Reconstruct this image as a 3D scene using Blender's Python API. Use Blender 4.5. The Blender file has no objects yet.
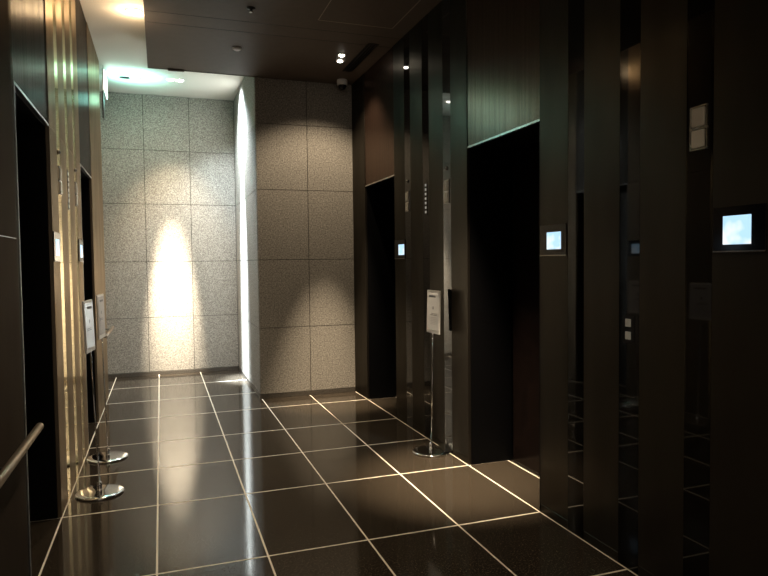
import bpy, bmesh, math, random
from mathutils import Vector, Matrix
random.seed(7)
sc = bpy.context.scene
COL = sc.collection
sc.view_settings.view_transform = 'Standard'
sc.view_settings.look = 'None'

# ------------------------------------------------------------------ measured layout (metres)
EYE = 1.676
XL, XR = -0.659, 2.341                       # faces of the two elevator walls
TX = [-0.659 + 0.6 * i for i in range(6)]    # joints running down the corridor
ROW = {-4: 0.88, -3: 1.92, -2: 2.764, -1: 3.607, 0: 4.651, 1: 5.50, 2: 6.336, 3: 7.352, 4: 8.283, 5: 9.251}
YP, XP = 7.872, 1.125                        # granite pier: front face, side face
YB = 10.19                                   # far granite wall
ZD, ZC = 3.92, 4.19                          # dropped ceiling, white ceiling
ZO = 2.575                                   # head of the elevator openings
YEND = -3.0
YLE = 8.70                                   # far end of the left elevator wall
XDROP = -0.085

# ------------------------------------------------------------------ materials
def mat(name, base=(.5, .5, .5), rough=.5, metal=0, spec=.5, emit=None, estr=1, coat=0, coat_r=.1):
    m = bpy.data.materials.new(name); m.use_nodes = True
    b = m.node_tree.nodes['Principled BSDF']
    b.inputs['Base Color'].default_value = (*base, 1)
    b.inputs['Roughness'].default_value = rough
    b.inputs['Metallic'].default_value = metal
    b.inputs['Specular IOR Level'].default_value = spec
    b.inputs['Coat Weight'].default_value = coat
    b.inputs['Coat Roughness'].default_value = coat_r
    if emit:
        b.inputs['Emission Color'].default_value = (*emit, 1)
        b.inputs['Emission Strength'].default_value = estr
    return m

def nodes(m):
    return m.node_tree.nodes, m.node_tree.links, m.node_tree.nodes['Principled BSDF']

def speckle(m, stops, scale=60, detail=3, rough_var=None, bump=0.0, stretch=(1, 1, 1)):
    n, l, b = nodes(m)
    tc = n.new('ShaderNodeTexCoord'); mp = n.new('ShaderNodeMapping')
    mp.inputs['Scale'].default_value = stretch
    l.new(tc.outputs['Object'], mp.inputs['Vector'])
    no = n.new('ShaderNodeTexNoise'); no.inputs['Scale'].default_value = scale
    no.inputs['Detail'].default_value = detail; no.inputs['Roughness'].default_value = .7
    l.new(mp.outputs['Vector'], no.inputs['Vector'])
    cr = n.new('ShaderNodeValToRGB')
    while len(cr.color_ramp.elements) < len(stops): cr.color_ramp.elements.new(.5)
    for e, (p, c) in zip(cr.color_ramp.elements, stops):
        e.position = p; e.color = (*c, 1)
    l.new(no.outputs['Fac'], cr.inputs['Fac'])
    l.new(cr.outputs['Color'], b.inputs['Base Color'])
    if rough_var:
        mr = n.new('ShaderNodeMapRange'); mr.inputs['From Min'].default_value = .3; mr.inputs['From Max'].default_value = .7
        mr.inputs['To Min'].default_value, mr.inputs['To Max'].default_value = rough_var
        l.new(no.outputs['Fac'], mr.inputs['Value']); l.new(mr.outputs['Result'], b.inputs['Roughness'])
    if bump:
        bu = n.new('ShaderNodeBump'); bu.inputs['Strength'].default_value = bump; bu.inputs['Distance'].default_value = .002
        l.new(no.outputs['Fac'], bu.inputs['Height']); l.new(bu.outputs['Normal'], b.inputs['Normal'])
    return m

M = {}
M['granite'] = speckle(mat('flamed_granite', rough=.8, spec=.3),
    [(.30, (.09, .083, .072)), (.44, (.215, .198, .172)), (.56, (.32, .298, .262)), (.72, (.50, .47, .42))], 62, 4, bump=.25)
M['granite_dark'] = speckle(mat('granite_skirting', rough=.45), [(.3, (.03, .026, .02)), (.7, (.10, .085, .07))], 70)
M['joint_dark'] = mat('wall_joint', (.015, .013, .011), .9)
M['tile'] = speckle(mat('polished_black_granite', rough=.07, spec=.6),
    [(.35, (.014, .011, .008)), (.50, (.028, .022, .016)), (.66, (.088, .070, .050))], 95, 4, rough_var=(.06, .11))
M['grout'] = mat('pale_floor_joint', (.80, .74, .62), .45)
def satin(name, gloss, diff, rough, var=.12, scale=5, stretch=(1, 1, .3)):
    m = bpy.data.materials.new(name); m.use_nodes = True
    n, l = m.node_tree.nodes, m.node_tree.links
    n.remove(n['Principled BSDF']); out = n['Material Output']
    g = n.new('ShaderNodeBsdfGlossy'); g.inputs['Roughness'].default_value = rough
    d = n.new('ShaderNodeBsdfDiffuse'); d.inputs['Color'].default_value = (*diff, 1)
    tc = n.new('ShaderNodeTexCoord'); mp = n.new('ShaderNodeMapping'); mp.inputs['Scale'].default_value = stretch
    no = n.new('ShaderNodeTexNoise'); no.inputs['Scale'].default_value = scale; no.inputs['Detail'].default_value = 1
    cr = n.new('ShaderNodeValToRGB')
    cr.color_ramp.elements[0].position = .3; cr.color_ramp.elements[0].color = (*[c * (1 - var) for c in gloss], 1)
    cr.color_ramp.elements[1].position = .7; cr.color_ramp.elements[1].color = (*[c * (1 + var) for c in gloss], 1)
    ad = n.new('ShaderNodeAddShader')
    l.new(tc.outputs['Object'], mp.inputs['Vector']); l.new(mp.outputs['Vector'], no.inputs['Vector'])
    l.new(no.outputs['Fac'], cr.inputs['Fac']); l.new(cr.outputs['Color'], g.inputs['Color'])
    l.new(g.outputs[0], ad.inputs[0]); l.new(d.outputs[0], ad.inputs[1]); l.new(ad.outputs[0], out.inputs['Surface'])
    return m
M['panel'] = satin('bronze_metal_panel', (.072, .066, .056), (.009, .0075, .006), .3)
M['panel_left'] = satin('bronze_metal_panel_sheen', (.27, .215, .155), (.03, .023, .016), .3)  # bronze panels again, with the tan sheen from the lit wall coloured in
M['glass_sheen'] = satin('black_mirror_glass_gold_sheen', (.72, .62, .42), (.004, .003, .002), .03, .04)  # left strips' gold reflection of the lit far wall put into the gloss colour
M['panel_near'] = satin('dark_brown_panel', (.05, .042, .034), (.030, .023, .017), .45)
M['brushed'] = satin('dark_brushed_steel', (.15, .112, .092), (.012, .007, .005), .24, .15, 10, (4, 4, .1))
M['brushed_left'] = satin('dark_brushed_steel_left', (.11, .105, .098), (.012, .010, .009), .26, .15, 10, (4, 4, .1))
M['glass'] = mat('black_mirror_glass', (.003, .003, .003), .03, spec=.4)
M['black'] = mat('black_reveal', (.003, .003, .0035), .4, spec=.12)
M['door'] = speckle(mat('black_elevator_door', rough=.16, metal=0, spec=.4), [(.3, (.006, .004, .0035)), (.7, (.010, .006, .005))], 8, 2)
M['edge'] = mat('thin_steel_edge', (.55, .56, .55), .3, metal=1)
M['ceil_dark'] = speckle(mat('dark_brown_ceiling', rough=.55, spec=.3), [(.3, (.10, .076, .060)), (.7, (.112, .086, .068))], 12, 2)
M['ceil_line'] = mat('ceiling_joint', (.38, .31, .26), .6)
M['ceil_groove'] = mat('ceiling_groove', (.02, .016, .013), .7)
M['ceil_white'] = mat('white_plaster', (.72, .68, .61), .8)
M['chrome'] = mat('chrome', (.82, .82, .82), .08, metal=1)
M['chrome_soft'] = mat('satin_chrome', (.62, .60, .57), .25, metal=1)
M['rail'] = satin('bronze_handrail', (.30, .25, .20), (.06, .05, .04), .3)
M['paper'] = mat('white_notice_paper', (.62, .60, .62), .5, coat=1, coat_r=.12)
M['frame'] = mat('pale_sign_frame', (.75, .74, .72), .35)
M['ink'] = mat('grey_print', (.10, .10, .11), .6)
M['ink_light'] = mat('pale_print', (.42, .41, .42), .6)
M['bezel'] = mat('black_glass_bezel', (.004, .004, .006), .12)
M['white_plastic'] = mat('white_plastic', (.7, .68, .66), .4)
M['frost'] = mat('frosted_lens', (.62, .57, .48), .25, coat=.5)
M['bulb'] = mat('lit_bulb', (1, 1, 1), .5, emit=(1.0, .93, .80), estr=25)
M['bulb_warm'] = mat('lit_warm_bulb', (1, 1, 1), .5, emit=(1.0, .72, .38), estr=30)
M['led'] = mat('indicator_light', (.5, .5, .5), .4, emit=(.95, .9, .8), estr=.22)
M['exit'] = mat('lit_green_white_panel', (1, 1, 1), .5, emit=(.6, 1.0, .9), estr=4)
M['green'] = mat('green_sign_print', (.0, .25, .12), .5, emit=(.0, .6, .3), estr=1)
M['black_plastic'] = mat('black_plastic', (.012, .012, .012), .3)
M['button'] = mat('steel_button', (.55, .53, .48), .3, metal=.6, emit=(.9, .85, .7), estr=.04)

def screen_mat():
    m = mat('lit_screen', (0, 0, 0), .3)
    n, l, b = nodes(m)
    tc = n.new('ShaderNodeTexCoord'); no = n.new('ShaderNodeTexNoise'); no.inputs['Scale'].default_value = 9
    l.new(tc.outputs['Object'], no.inputs['Vector'])
    cr = n.new('ShaderNodeValToRGB')
    cr.color_ramp.elements[0].position = .42; cr.color_ramp.elements[0].color = (.48, .76, .98, 1)
    cr.color_ramp.elements[1].position = .58; cr.color_ramp.elements[1].color = (.93, .98, 1, 1)
    l.new(no.outputs['Fac'], cr.inputs['Fac']); l.new(cr.outputs['Color'], b.inputs['Emission Color'])
    b.inputs['Emission Strength'].default_value = 1.15
    return m
M['screen'] = screen_mat()

# ------------------------------------------------------------------ mesh helpers
class MB:
    def __init__(s): s.bm = bmesh.new(); s.mats = []
    def mi(s, m):
        if m is None: return 0
        if m not in s.mats: s.mats.append(m)
        return s.mats.index(m)
    def box(s, x0, x1, y0, y1, z0, z1, m=None):
        x0, x1 = sorted((x0, x1)); y0, y1 = sorted((y0, y1)); z0, z1 = sorted((z0, z1))
        v = [s.bm.verts.new(p) for p in ((x0,y0,z0),(x1,y0,z0),(x1,y1,z0),(x0,y1,z0),(x0,y0,z1),(x1,y0,z1),(x1,y1,z1),(x0,y1,z1))]
        k = s.mi(m)
        for f in ((3,2,1,0),(4,5,6,7),(0,1,5,4),(1,2,6,5),(2,3,7,6),(3,0,4,7)):
            s.bm.faces.new([v[i] for i in f]).material_index = k
        return s
    def bev(s, w=.002, seg=2):
        bmesh.ops.bevel(s.bm, geom=list(s.bm.edges), offset=w, segments=seg, affect='EDGES', profile=.5, clamp_overlap=True); return s
    def lathe(s, prof, c=(0, 0, 0), n=40, axis='Z', m=None):
        k = s.mi(m); rings = []
        for r, h in prof:
            ring = []
            for i in range(n):
                a = 2 * math.pi * i / n
                p = (r * math.cos(a), r * math.sin(a), h)
                if axis == 'X': p = (h, p[0], p[1])
                if axis == 'Y': p = (p[0], h, p[1])
                ring.append(s.bm.verts.new(Vector(c) + Vector(p)))
            rings.append(ring)
        for a, b in zip(rings, rings[1:]):
            for i in range(n):
                f = s.bm.faces.new((a[i], a[(i+1) % n], b[(i+1) % n], b[i])); f.material_index = k; f.smooth = True
        for ring in (rings[0], rings[-1]):
            f = s.bm.faces.new(ring); f.material_index = k
        return s
    def obj(s, name, m=None, parent=None):
        bmesh.ops.recalc_face_normals(s.bm, faces=list(s.bm.faces))
        me = bpy.data.meshes.new(name); s.bm.to_mesh(me); s.bm.free()
        for x in ([m] if not s.mats else s.mats): me.materials.append(M[x])
        o = bpy.data.objects.new(name, me); COL.objects.link(o)
        if parent: o.parent = parent
        return o

def tag(o, label=None, cat=None, group=None, kind=None):
    for k, v in (('label', label), ('category', cat), ('group', group), ('kind', kind)):
        if v: o[k] = v
    return o
def thing(name, label, cat, loc, group=None, rz=0):
    o = bpy.data.objects.new(name, None); COL.objects.link(o); o.empty_display_size = .05
    o.location = loc; o.rotation_euler = (0, 0, rz)
    return tag(o, label, cat, group)
def struct(o): o['kind'] = 'structure'; return o

# ------------------------------------------------------------------ floor
f = MB()
f.box(-4.2, 5.0, YEND, YB + .02, -.12, 0, 'tile')
W = .006
xr_all = 2.90; xl_all = -1.2
def hline(y, x0, x1): f.box(x0, x1, y - W, y + W, .0002, .0008, 'grout')
def vline(x, y0, y1): f.box(x - W * .9, x + W * .9, y0, y1, .0002, .0009, 'grout')
pads_r = [(ROW[-4], ROW[-3]), (ROW[-1], ROW[0]), (ROW[2], ROW[3])]
for k, y in ROW.items():
    x1 = XR
    x0 = XL
    if k in (-4, -3, -1, 0, 2, 3): x1 = XR + .37; x0 = XL - .37
    if k in (4, 5): x1 = XP if k in (4, 5) else x1
    if k == 5: x0 = -4.0
    hline(y, x0, x1)
for y in (.03, -.82, -1.67, -2.5): hline(y, XL, XR)
for i, x in enumerate(TX):
    y1 = YP if x > XP + .01 else YB
    vline(x, YEND, y1)
for a, b in pads_r:
    vline(XR + .365, a, b); vline(XL - .365, a, b)
for x in (-1.259, -1.859, -2.459, -3.059): vline(x, YLE + .02, YB)
f = struct(f.obj('floor'))

# ------------------------------------------------------------------ granite walls
Z_ROWS = [.055, .872, 1.712, 2.572, 3.372, ZC]
def granite_panels(b, u0, u1, cuts, z_top, place):
    cu = [u0] + [c for c in cuts if u0 < c < u1] + [u1]
    zs = [z for z in Z_ROWS if z < z_top - .05] + [z_top]
    for a, c in zip(cu, cu[1:]):
        for z0, z1 in zip(zs, zs[1:]):
            g = .0035
            place(b, a + g, c - g, z0 + g, z1 - g)
wb = MB()
wb.box(-4.2, XP + .1, YB + .02, YB + .2, 0, ZC, 'joint_dark')
granite_panels(wb, -4.0, XP - .001, [-0.195 - .655 * k for k in range(6)][::-1] + [.458], ZC,
    lambda b, a, c, z0, z1: b.box(a, c, YB, YB + .019, z0, z1, 'granite'))
struct(wb.obj('wall_back'))
bb = MB(); bb.box(-4.0, XP - .012, YB - .006, YB + .019, .001, .052); struct(bb.bev(.002).obj('baseboard_back', 'granite_dark'))
wp = MB()
wp.box(XP + .02, 3.0, YP + .02, YB + .2, 0, ZC, 'joint_dark')
granite_panels(wp, XP + .001, XR + .06, [1.757], ZD - .002, lambda b, a, c, z0, z1: b.box(a, c, YP, YP + .019, z0, z1, 'granite'))
granite_panels(wp, YP + .021, YB - .001, [8.79], ZC - .002, lambda b, a, c, z0, z1: b.box(XP, XP + .019, a, c, z0, z1, 'granite'))
struct(wp.obj('wall_pier'))
bb = MB(); bb.box(XP, XR + .02, YP - .006, YP + .019, .001, .052); bb.box(XP - .006, XP + .015, YP + .02, YB - .01, .001, .052)
struct(bb.obj('baseboard_pier', 'granite_dark'))

# ------------------------------------------------------------------ ceilings
c = MB()
c.box(XDROP, XR + .5, YEND, YP - .001, ZD, ZD + .22, 'ceil_dark')
c.box(XDROP, XR + .5, YP - .012, YP - .002, ZD - .004, ZD, 'ceil_dark')
for y in (6.39, 6.115):
    c.box(XDROP + .02, XR, y - .003, y + .003, ZD - .0012, ZD, 'ceil_groove')
for y in (3.2, 1.2, -.8):
    c.box(XDROP + .02, XR, y - .003, y + .003, ZD - .0012, ZD, 'ceil_groove')
struct(c.obj('ceiling'))
c = MB()
c.box(-4.2, XP + .02, YEND, YB + .2, ZC, ZC + .12)
struct(c.obj('ceiling_cove', 'ceil_white'))

# ------------------------------------------------------------------ elevator walls
PW, GW = .305, .1557
tn = [0]
def trim(mb, m=None):
    tn[0] += 1
    return struct(mb.obj('trim_%d' % tn[0], m))
def slats(y_far, n=4):                      # (panels, gaps) seen from the far end towards the camera
    L = []; G = []; y = y_far
    for i in range(n):
        L.append((y - PW, y)); y -= PW
        if i < n - 1: G.append((y - GW, y)); y -= GW
    return L, G

def wall_side(side):
    s = 1 if side == 'right' else -1
    X = XR if s > 0 else XL
    top = ZD if s > 0 else ZC
    fx = lambda d: X + s * d                # d metres behind the face
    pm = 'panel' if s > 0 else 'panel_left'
    yend = YP - .002 if s > 0 else YLE
    core = MB()
    for a, b in ((YEND, ROW[-4]), (ROW[-3], ROW[-1]), (ROW[0], ROW[2]), (ROW[3], yend)):
        core.box(fx(.026), fx(.55), a + .004, b - .004, 0, top)
    for a, b in ((ROW[-4], ROW[-3]), (ROW[-1], ROW[0]), (ROW[2], ROW[3])):
        core.box(fx(.03), fx(.55), a - .003, b + .003, ZO + .015, top)
    struct(core.obj('wall_' + side, 'black'))
    piers = [(ROW[-1], ROW[-3]), (ROW[2], ROW[0])]
    for far, near in piers:
        if s < 0 and near < 3:
            b = MB(); b.box(fx(0), fx(.024), near, far - .075, .004, 1.806, 'panel_near'); b.box(fx(0), fx(.024), near, far - .075, 1.810, top - .001, 'panel_near'); b.box(fx(.001), fx(.02), near, far - .076, 1.8065, 1.8095, 'edge')
            trim(b)
            b = MB(); b.box(fx(.004), fx(.024), far - .073, far - .001, .004, top - .001); trim(b, 'panel')
            continue
        P, G = slats(far)
        for a, c_ in P:
            b = MB()
            if s < 0:
                b.box(fx(0), fx(.024), a, c_, .004, ZO + .005); b.box(fx(0), fx(.024), a, c_, ZO + .009, top - .001)
            else:
                b.box(fx(0), fx(.024), a, c_, .06, top - .001); b.box(fx(.002), fx(.024), a, c_, .002, .057)
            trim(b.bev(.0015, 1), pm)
        for a, c_ in G:
            b = MB(); b.box(fx(.001), fx(.025), a + .001, c_ - .001, .004, top - .001); trim(b, 'glass' if s > 0 else 'glass_sheen')
    b = MB(); b.box(fx(0), fx(.024), ROW[3] + .001, yend - .003, .004, top - .001)
    if s < 0: b.box(fx(.024), fx(.55), yend - .004, yend + .02, .004, top - .001)
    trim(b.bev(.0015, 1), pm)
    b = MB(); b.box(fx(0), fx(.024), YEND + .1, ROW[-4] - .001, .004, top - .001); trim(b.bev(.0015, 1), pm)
    # elevator openings
    for n, (a, c_) in enumerate([(ROW[2], ROW[3]), (ROW[-1], ROW[0]), (ROW[-4], ROW[-3])]):
        b = MB(); b.box(fx(.006), fx(.028), a + .001, c_ - .001, ZO + .016, top - .001); trim(b, 'brushed' if s > 0 else 'brushed_left')
        root = bpy.data.objects.new('door_%d' % (n + (1 if s < 0 else 4)), None); COL.objects.link(root)
        root.location = (fx(.38), (a + c_) / 2, 0); struct(root)
        inv = Matrix.Translation(-Vector(root.location))
        def part(mb, name, m):
            o = mb.obj(name, m, root); o.data.transform(inv); return o
        mid = (a + c_) / 2
        for y0, y1 in ((a + .055, mid - .002), (mid + .002, c_ - .055)):
            b = MB(); b.box(fx(.385), fx(.42), y0, y1, .012, ZO - .005); part(b.bev(.003), 'door_leaf', 'door')
        b = MB(); b.box(fx(.026), fx(.40), a + .0, a + .045, .002, ZO); part(b, 'jamb', 'black')
        b = MB(); b.box(fx(.026), fx(.40), c_ - .006, c_ + .003, .002, ZO); part(b, 'jamb', 'black')
        b = MB(); b.box(fx(.03), fx(.42), a + .05, c_ - .01, ZO - .001, ZO + .013); part(b, 'head_reveal', 'black')
        b = MB(); b.box(fx(.002), fx(.03), a + .001, c_ - .001, ZO, ZO + .014); part(b, 'lintel_strip', 'edge' if s < 0 else 'chrome_soft')
        b = MB(); b.box(fx(.371), fx(.425), a + .05, c_ - .05, .001, .006); part(b, 'threshold', 'panel')
        b = MB(); b.box(fx(-.001), fx(.006), a - .006, a + .0, .004, ZO); part(b, 'edge_strip', 'edge' if s < 0 else 'black')
        if True:
            b = MB(); b.box(fx(.44), fx(.5), a - .1, c_ + .1, 0, ZO + .1); part(b, 'shaft_backing', 'black')
wall_side('right'); wall_side('left')
# side passage behind the left wall
b = MB(); b.box(-4.2, -4.0, YLE - .5, YB + .2, 0, ZC); b.box(-4.0, XL - .56, YLE - .1, YLE + .02, 0, ZC)
struct(b.obj('wall_passage', 'granite'))

# ------------------------------------------------------------------ call screens
def screen(side, y0, y1, sy, label, z0=1.70, z1=1.897, w=.150, h=.112):
    s = 1 if side == 'right' else -1; X = XR if s > 0 else XL
    t = thing('call_screen', label, 'screen', (X, (y0 + y1) / 2, z0), 'elevator call screens')
    L = (y1 - y0) / 2
    b = MB(); b.box(-s * .006, 0, -L, L, .006, z1 - z0); b.bev(.001, 1).obj('bezel', 'bezel', t)
    cy = sy - (y0 + y1) / 2; cz = (1.795 - z0)
    b = MB(); b.box(-s * .0075, -s * .006, cy - w / 2, cy + w / 2, cz - h / 2, cz + h / 2); b.obj('display', 'screen', t)
    b = MB(); b.box(-s * .009, 0, -L, L, 0, .005); b.obj('lower_edge', 'chrome_soft', t)
    return t
screen('right', 1.95, 2.215, 2.09, 'large pale blue call screen nearest the camera at the right edge', w=.142, h=.124)
screen('right', 3.312, 3.595, 3.44, 'white call screen beside the nearer right elevator opening', w=.152, h=.108)
screen('right', 6.034, 6.328, 6.13, 'small far call screen beside the further right elevator opening', w=.16, h=.108)
screen('left', 4.35 + .005, 4.646, 4.50, 'washed out call screen on left wall just past nearer left elevator') if False else None
screen('left', ROW[0] + .012, ROW[0] + .30, 4.80, 'washed out call screen on left wall just past nearer left elevator')
screen('left', ROW[2] - .30, ROW[2] - .012, 6.18, 'thin call screen on left wall just before further left elevator')

# ------------------------------------------------------------------ hall lanterns, indicators, sensors, buttons
def lantern(side, y, label, z0=2.17, z1=2.37):
    s = 1 if side == 'right' else -1; X = (XR if s > 0 else XL) + s * .001
    t = thing('hall_lantern', label, 'lamp', (X, y, z0), 'elevator arrival lanterns'); H = z1 - z0
    b = MB()
    b.box(-s * .008, 0, -.05, .05, 0, .008); b.box(-s * .008, 0, -.05, .05, H - .008, H)
    b.box(-s * .008, 0, -.05, -.044, 0, H); b.box(-s * .008, 0, .044, .05, 0, H); b.box(-s * .009, 0, -.05, .05, H * .46, H * .52)
    b.obj('frame', 'chrome_soft', t)
    for a, c_ in ((.01, H * .45), (H * .53, H - .01)):
        b = MB(); b.box(-s * .014, 0, -.036, .036, a, c_); b.bev(.004).obj('lens', 'frost', t)
    return t
def sensor(side, y, z, label):
    s = 1 if side == 'right' else -1; X = (XR if s > 0 else XL) + s * .001
    t = thing('round_sensor', label, 'sensor', (X, y, z), 'round sensors above the lanterns')
    b = MB(); b.lathe([(.017, 0), (.017, -s * .006), (.012, -s * .010)], axis='X', n=20); b.obj('housing', 'chrome_soft', t)
    b = MB(); b.lathe([(.009, -s * .0102), (.008, -s * .013), (.003, -s * .015)], axis='X', n=16); b.obj('lens', 'black_plastic', t)
def indicator(side, y, label, z0=2.11, z1=2.40):
    s = 1 if side == 'right' else -1; X = (XR if s > 0 else XL) + s * .001
    t = thing('floor_indicator', label, 'indicator', (X, y, z0), 'floor indicators')
    b = MB(); b.box(-s * .003, 0, -.03, .03, -.01, z1 - z0 + .01); b.obj('plate', 'bezel', t)
    n = 7
    for i in range(n):
        b = MB(); zz = (z1 - z0) * (i + .5) / n
        b.box(-s * .0045, -s * .003, -.016, .016, zz - .011, zz + .011); b.obj('light', 'led', t)
gR = [ROW[2] - PW - GW / 2 - k * (PW + GW) for k in range(3)]
gN = [ROW[-1] - PW - GW / 2 - k * (PW + GW) for k in range(3)]
for side in ('right', 'left'):
    lantern(side, gR[0], 'slim chrome lantern in furthest dark gap of the %s wall pier' % side)
    lantern(side, gR[2], 'slim chrome lantern beside the nearer %s elevator, above the sign stand' % side)
    indicator(side, gR[1], 'column of tiny indicator lights in middle gap of %s wall pier' % side)
    sensor(side, gR[0], 2.47, 'tiny round sensor above furthest lantern on the %s wall' % side)
    sensor(side, gR[2], 2.47, 'tiny round sensor above lantern beside nearer %s elevator' % side)
lantern('right', gN[2], 'beige two-pane lantern beside the nearest call screen')
def buttons(y, z0, label):
    t = thing('call_buttons', label, 'button', (XR + .001, y, z0))
    b = MB(); b.box(-.003, 0, -.045, .045, 0, .15); b.obj('plate', 'bezel', t)
    for z in (.022, .090):
        b = MB(); b.box(-.008, -.003, -.02, .02, z, z + .042); b.bev(.002).obj('button', 'button', t)
buttons(gN[1], 1.225, 'two small square call buttons in a dark gap of the near right wall')

# ------------------------------------------------------------------ sign stands
def sign_stand(x, y, s, label, rz=0, lean=0.0):
    t = thing('sign_stand', label, 'sign', (x, y, 0), 'round based notice stands', rz)
    b = MB(); b.lathe([(.160, .001), (.166, .004), (.166, .010), (.158, .016), (.120, .020), (.05, .024), (.028, .026)], n=72)
    b.obj('base', 'chrome', t)
    b = MB(); b.lathe([(.018, .025), (.018, .075), (.015, .082), (.008, .085)], n=24); b.obj('collar', 'chrome', t)
    b = MB(); b.lathe([(.0055, .08), (.0055, 1.06)], n=16); b.obj('pole', 'chrome', t)
    # frame parallel to the walls, printed side towards the corridor
    z0, z1, h = 1.045, 1.42, .135
    b = MB(); b.box(-.006, .006, -h, h, z0, z1); fr = b.bev(.003).obj('frame', 'frame', t)
    b = MB(); b.box(s * .0062, s * .0075, -h + .016, h - .010, z0 + .035, z1 - .018); pp = b.obj('notice', 'paper', t)
    rr = random.Random(3)
    X0, X1 = s * .0076, s * .0080
    b = MB(); b.box(X0, X1, -.055, .085, z1 - .062, z1 - .045); b.obj('heading', 'ink', pp)
    b = MB(); b.box(X0, X1, -.015, .005, z1 - .165, z1 - .140); b.obj('symbol', 'ink', pp)
    for zz in (.200, .212):
        b = MB(); b.box(X0, X1, -.09, rr.uniform(.02, .08), z1 - zz - .005, z1 - zz); b.obj('text_line', 'ink', pp)
    for i in range(5):
        zz = .235 + i * .014
        b = MB(); b.box(X0, X1, -.095, .05 + rr.uniform(0, .035), z1 - zz - .004, z1 - zz); b.obj('text_line', 'ink_light', pp)
    for ch in t.children_recursive:
        if ch.name.split('.')[0] in ('base', 'collar'): continue
        for v in ch.data.vertices: v.co.x += max(0, v.co.z - .08) * lean
    return t
sign_stand(2.205, 5.10, -1, 'chrome notice stand on the right, in front of the dark wall', 0.0, .028)
sign_stand(-.461, 5.05, 1, 'nearer of two chrome notice stands beside the left wall', math.radians(-7), -.035)
sign_stand(-.472, 5.96, 1, 'further of two chrome notice stands beside the left wall', math.radians(-6), -.02)

# ------------------------------------------------------------------ handrails
def rail(y0, y1, z, label, brackets):
    t = thing('handrail', label, 'handrail', (XL, y0, z), 'bronze handrails on the left wall')
    b = MB(); r = .019; L = y1 - y0
    b.lathe([(r * .7, 0), (r, .006), (r, L - .006), (r * .7, L)], c=(.079, 0, 0), axis='Y', n=28); b.obj('bar', 'rail', t)
    for yy in brackets:
        b = MB(); b.lathe([(.022, 0.001), (.022, .005), (.007, .006), (.007, .072)], c=(0, yy - y0, -.012), axis='X', n=18)
        b.obj('bracket', 'black_plastic', t)
rail(2.0, 3.50, .885, 'bronze handrail at the lower left corner, nearest the camera', (2.1, 2.85))
rail(7.47, 8.56, .90, 'short far handrail on left wall past the further elevator', (7.56, 8.45))

# ------------------------------------------------------------------ ceiling fittings
def lamp_double(x, y, z, label, m='bulb', ang=0, r=.028, sep=.045, group='twin ceiling downlights'):
    t = thing('ceiling_downlight', label, 'light', (x, y, z), group, ang)
    b = MB()
    h = sep + r + .012; e = h + .01
    b.box(-e, e, -.06, -.05, -.004, -.0005); b.box(-e, e, .05, .06, -.004, -.0005)
    b.box(-e, -h, -.05, .05, -.004, -.0005); b.box(h, e, -.05, .05, -.004, -.0005)
    b.obj('trim_ring', 'ceil_groove' if z < 4 else 'white_plastic', t)
    for sx in (-sep, sep):
        b = MB(); b.lathe([(r, -.001), (r, -.006), (r * .6, -.014)], c=(sx, 0, 0), n=24); b.obj('bulb', m, t)
    return t
lamp_double(.25, 9.287, ZC, 'bright twin downlight in white ceiling before the far granite wall', r=.045, sep=.06)
lamp_double(1.93, 6.88, ZD, 'small twin downlight in dark ceiling near the camera dome', ang=math.radians(80), r=.03, sep=.10)
lamp_double(1.93, 4.15, ZD, 'twin downlight in dark ceiling by nearer right elevator', ang=math.radians(70), r=.022, sep=.04)
t = thing('ceiling_downlight', 'glowing warm downlight in white ceiling over the left wall', 'light', (-.19, 6.9, ZC))
b = MB(); b.lathe([(.085, -.001), (.085, -.006), (.07, -.008)], n=36); b.obj('trim_ring', 'white_plastic', t)
b = MB(); b.lathe([(.066, -.0085), (.066, -.016), (.045, -.026)], n=30); b.obj('bulb', 'bulb_warm', t)
t = thing('ceiling_downlight', 'dark unlit round fitting in green lit patch of ceiling', 'light', (-.39, 9.33, ZC))
b = MB(); b.lathe([(.085, -.001), (.085, -.008), (.075, -.010)], n=36); b.obj('trim_ring', 'ceil_line', t)
b = MB(); b.lathe([(.07, -.0105), (.055, -.012)], n=30); b.obj('lens', 'black', t)
t = thing('sprinkler', 'tiny sprinkler beside the dark round fitting in white ceiling', 'sprinkler', (-.20, 9.31, ZC))
b = MB(); b.lathe([(.035, -.001), (.035, -.006), (.012, -.008), (.012, -.03), (.02, -.034)], n=24); b.obj('head', 'white_plastic', t)
t = thing('smoke_detector', 'small pale round detector on the dark ceiling', 'detector', (.808, 6.88, ZD))
b = MB(); b.lathe([(.048, -.001), (.048, -.012), (.035, -.022), (.012, -.024)], n=30); b.obj('housing', 'white_plastic', t)
t = thing('sprinkler', 'small dark sprinkler head in dark ceiling near the top of photo', 'sprinkler', (.807, 5.78, ZD))
b = MB(); b.lathe([(.04, 0), (.038, -.006), (.012, -.01), (.012, -.032)], n=24); b.obj('head', 'black_plastic', t)
b = MB(); b.lathe([(.019, -.0325), (.019, -.036), (.01, -.037)], n=18); b.obj('deflector', 'chrome_soft', t)
t = thing('dome_camera', 'white dome security camera hanging under dark ceiling by granite pier', 'camera', (2.17, 7.69, ZD))
b = MB(); b.lathe([(.062, 0), (.066, -.01), (.066, -.055), (.058, -.065)], n=36); b.obj('housing', 'white_plastic', t)
b = MB(); b.lathe([(.052, -.066), (.050, -.085), (.038, -.106), (.018, -.118), (.004, -.120)], n=36); b.obj('dome', 'bezel', t)
t = thing('ceiling_vent', 'long black slot vent in dark ceiling along the right wall', 'vent', (2.13, 6.83, ZD))
b = MB(); b.box(-.06, .06, -.5, .5, -.003, -.0005); b.obj('slot', 'black', t)
b = MB()
for x in (-.03, 0, .03): b.box(x - .002, x + .002, -.495, .495, -.008, -.003)
b.obj('fin', 'black_plastic', t)
t = thing('access_hatch', 'square access hatch outlined in the dark ceiling', 'hatch', (1.80, 5.50, ZD))
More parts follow.
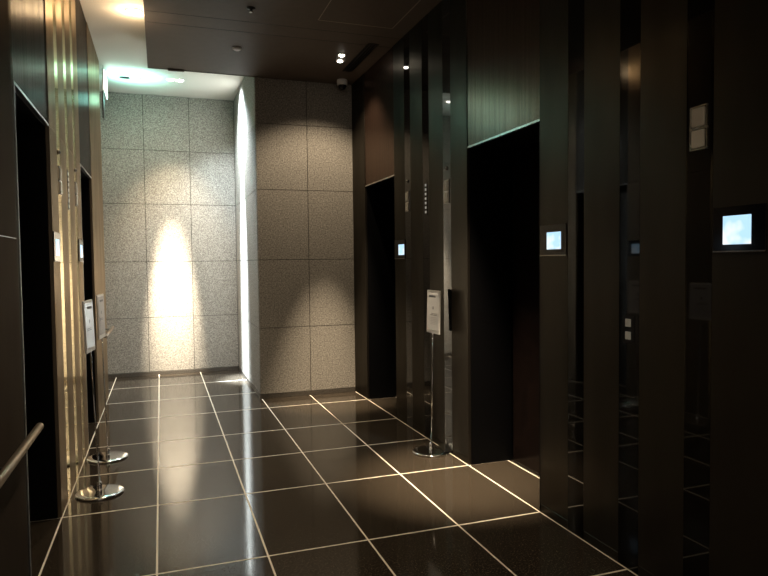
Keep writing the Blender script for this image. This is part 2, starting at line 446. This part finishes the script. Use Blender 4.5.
b = MB(); x0, x1, y0, y1 = -.365, .365, -.37, .37; w = .004
b.box(x0, x1, y0 - w, y0 + w, -.0015, -.0003); b.box(x0, x1, y1 - w, y1 + w, -.0015, -.0003)
b.box(x0 - w, x0 + w, y0, y1, -.0015, -.0003); b.box(x1 - w, x1 + w, y0, y1, -.0015, -.0003); b.obj('outline', 'ceil_line', t)
b = MB(); b.box(x0 + .012, x1 - .012, y0 + .012, y1 - .012, -.001, -.0003); b.obj('panel', 'ceil_dark', t)
b = MB(); b.box(.135, .315, YP - .05, YP - .005, ZD - .018, ZD - .0045); tag(b.bev(.002).obj('ceiling_bracket', 'ceil_dark'), 'small dark block under far edge of the dark ceiling', 'bracket')
# exit light and the dark plate under it, both edge on
t = thing('exit_light', 'glowing green white hanging sign at top of the left wall end', 'sign', (-.615, 9.05, 3.86))
b = MB(); b.box(-.02, .0, -.26, .26, 0, .27); b.bev(.004).obj('housing', 'white_plastic', t)
b = MB(); b.box(.0005, .006, -.25, .25, .01, .26); b.obj('lit_face', 'exit', t)
for y in (-.2, .18):
    b = MB(); b.box(-.015, -.005, y, y + .02, .27, ZC - 3.86 - .001); b.obj('hanger', 'chrome_soft', t)
t = thing('wall_plate', 'narrow dark plate projecting from the end of left wall under green light', 'plate', (-.63, 8.80, 3.50))
b = MB(); b.box(-.01, .01, -.07, .07, 0, .34); b.bev(.008, 3).obj('plate', 'black_plastic', t)

# ------------------------------------------------------------------ lights
def spot(name, loc, tgt, power, col, size, blend=1, rad=.03):
    L = bpy.data.lights.new(name, 'SPOT'); L.energy = power; L.color = col; L.spot_size = math.radians(size); L.spot_blend = blend; L.shadow_soft_size = rad
    o = bpy.data.objects.new(name, L); COL.objects.link(o); o.location = loc
    o.rotation_euler = (Vector(tgt) - Vector(loc)).to_track_quat('-Z', 'Y').to_euler(); return o
def point(name, loc, power, col, rad=.05):
    L = bpy.data.lights.new(name, 'POINT'); L.energy = power; L.color = col; L.shadow_soft_size = rad
    o = bpy.data.objects.new(name, L); COL.objects.link(o); o.location = loc; return o
def area(name, loc, tgt, power, col, sx, sy):
    L = bpy.data.lights.new(name, 'AREA'); L.shape = 'RECTANGLE'; L.size = sx; L.size_y = sy; L.energy = power; L.color = col
    o = bpy.data.objects.new(name, L); COL.objects.link(o); o.location = loc
    o.rotation_euler = (Vector(tgt) - Vector(loc)).to_track_quat('-Z', 'Y').to_euler(); return o
WARM = (1.0, .80, .56); NEUT = (1.0, .86, .66); COOL = (.80, .92, 1.0); CYAN = (.35, 1.0, .88)
spot('wall_washer_hot', (.17, 9.29, ZC - .03), (.17, YB, .9), 8500, NEUT, 16, 1)
spot('wall_washer_mid', (.17, 9.29, ZC - .03), (.17, YB, 1.6), 2600, NEUT, 16, 1)
spot('wall_washer_wide', (.25, 9.29, ZC - .03), (.17, YB, .7), 480, WARM, 62, 1)
spot('wall_fill', (-.2, 8.3, ZC - .05), (.1, YB, 1.2), 110, NEUT, 120, 1)
spot('pier_grazer_low', (XP - .5, 9.30, ZC - .03), (XP, 9.32, .5), 18000, COOL, 15, 1)
spot('pier_grazer_mid', (XP - .5, 9.28, ZC - .03), (XP, 9.28, 2.0), 11000, COOL, 23, 1)
spot('pier_grazer_high', (XP - .5, 9.25, ZC - .03), (XP, 9.25, 3.75), 420, COOL, 75, 1)
spot('pier_grazer_wide', (XP - .5, 9.2, ZC - .03), (XP, 9.2, 2.4), 600, COOL, 110, 1)
spot('green_ceiling_glow', (-.34, 9.2, ZC - .28), (-.29, 9.25, ZC), 60, CYAN, 140, 1)
point('green_fill', (-.40, 9.25, ZC - .35), 5, CYAN, .08)
point('cove_warm_glow', (-.19, 6.9, ZC - .10), 9, (1, .72, .42), .05)
spot('cove_warm_up', (-.30, 6.2, ZC - .6), (-.30, 6.3, ZC), 12, (1, .76, .50), 150, 1)
spot('cove_warm_down', (-.19, 6.9, ZC - .05), (-.3, 6.7, 0), 120, WARM, 110, 1)
spot('lift_far_wide', (1.93, 6.88, ZD - .03), (1.75, 7.6, .6), 125, WARM, 110, .6)
spot('lift_far_down', (1.93, 6.88, ZD - .03), (1.95, 7.5, 0), 2000, WARM, 28, 1)
spot('lift_near_down', (1.93, 4.15, ZD - .03), (2.14, 4.42, 0), 2700, WARM, 30, 1)
spot('near_down', (.6, 2.2, ZD - .03), (.5, 2.4, 0), 150, WARM, 110, 1)
spot('mid_down', (.6, 5.2, ZD - .03), (.5, 5.2, 0), 130, WARM, 100, 1)
w = bpy.data.worlds.new('lobby'); sc.world = w; w.use_nodes = True
w.node_tree.nodes['Background'].inputs[0].default_value = (1, .85, .68, 1)
w.node_tree.nodes['Background'].inputs[1].default_value = .5

# ------------------------------------------------------------------ camera
R = Vector((0.9438296, -0.3302438, -0.0111665)); U = Vector((0.0242496, 0.0355230, 0.9990746)); F = Vector((0.3295415, 0.9432270, -0.0415360))
cd = bpy.data.cameras.new('camera'); cam = bpy.data.objects.new('camera', cd); COL.objects.link(cam)
cd.sensor_fit = 'HORIZONTAL'; cd.sensor_width = 36; cd.lens = 638.25 / 768 * 36; cd.clip_start = .02
m = Matrix((R, U, -F)).transposed().to_4x4(); m.translation = (0, 0, EYE); cam.matrix_world = m
sc.camera = cam
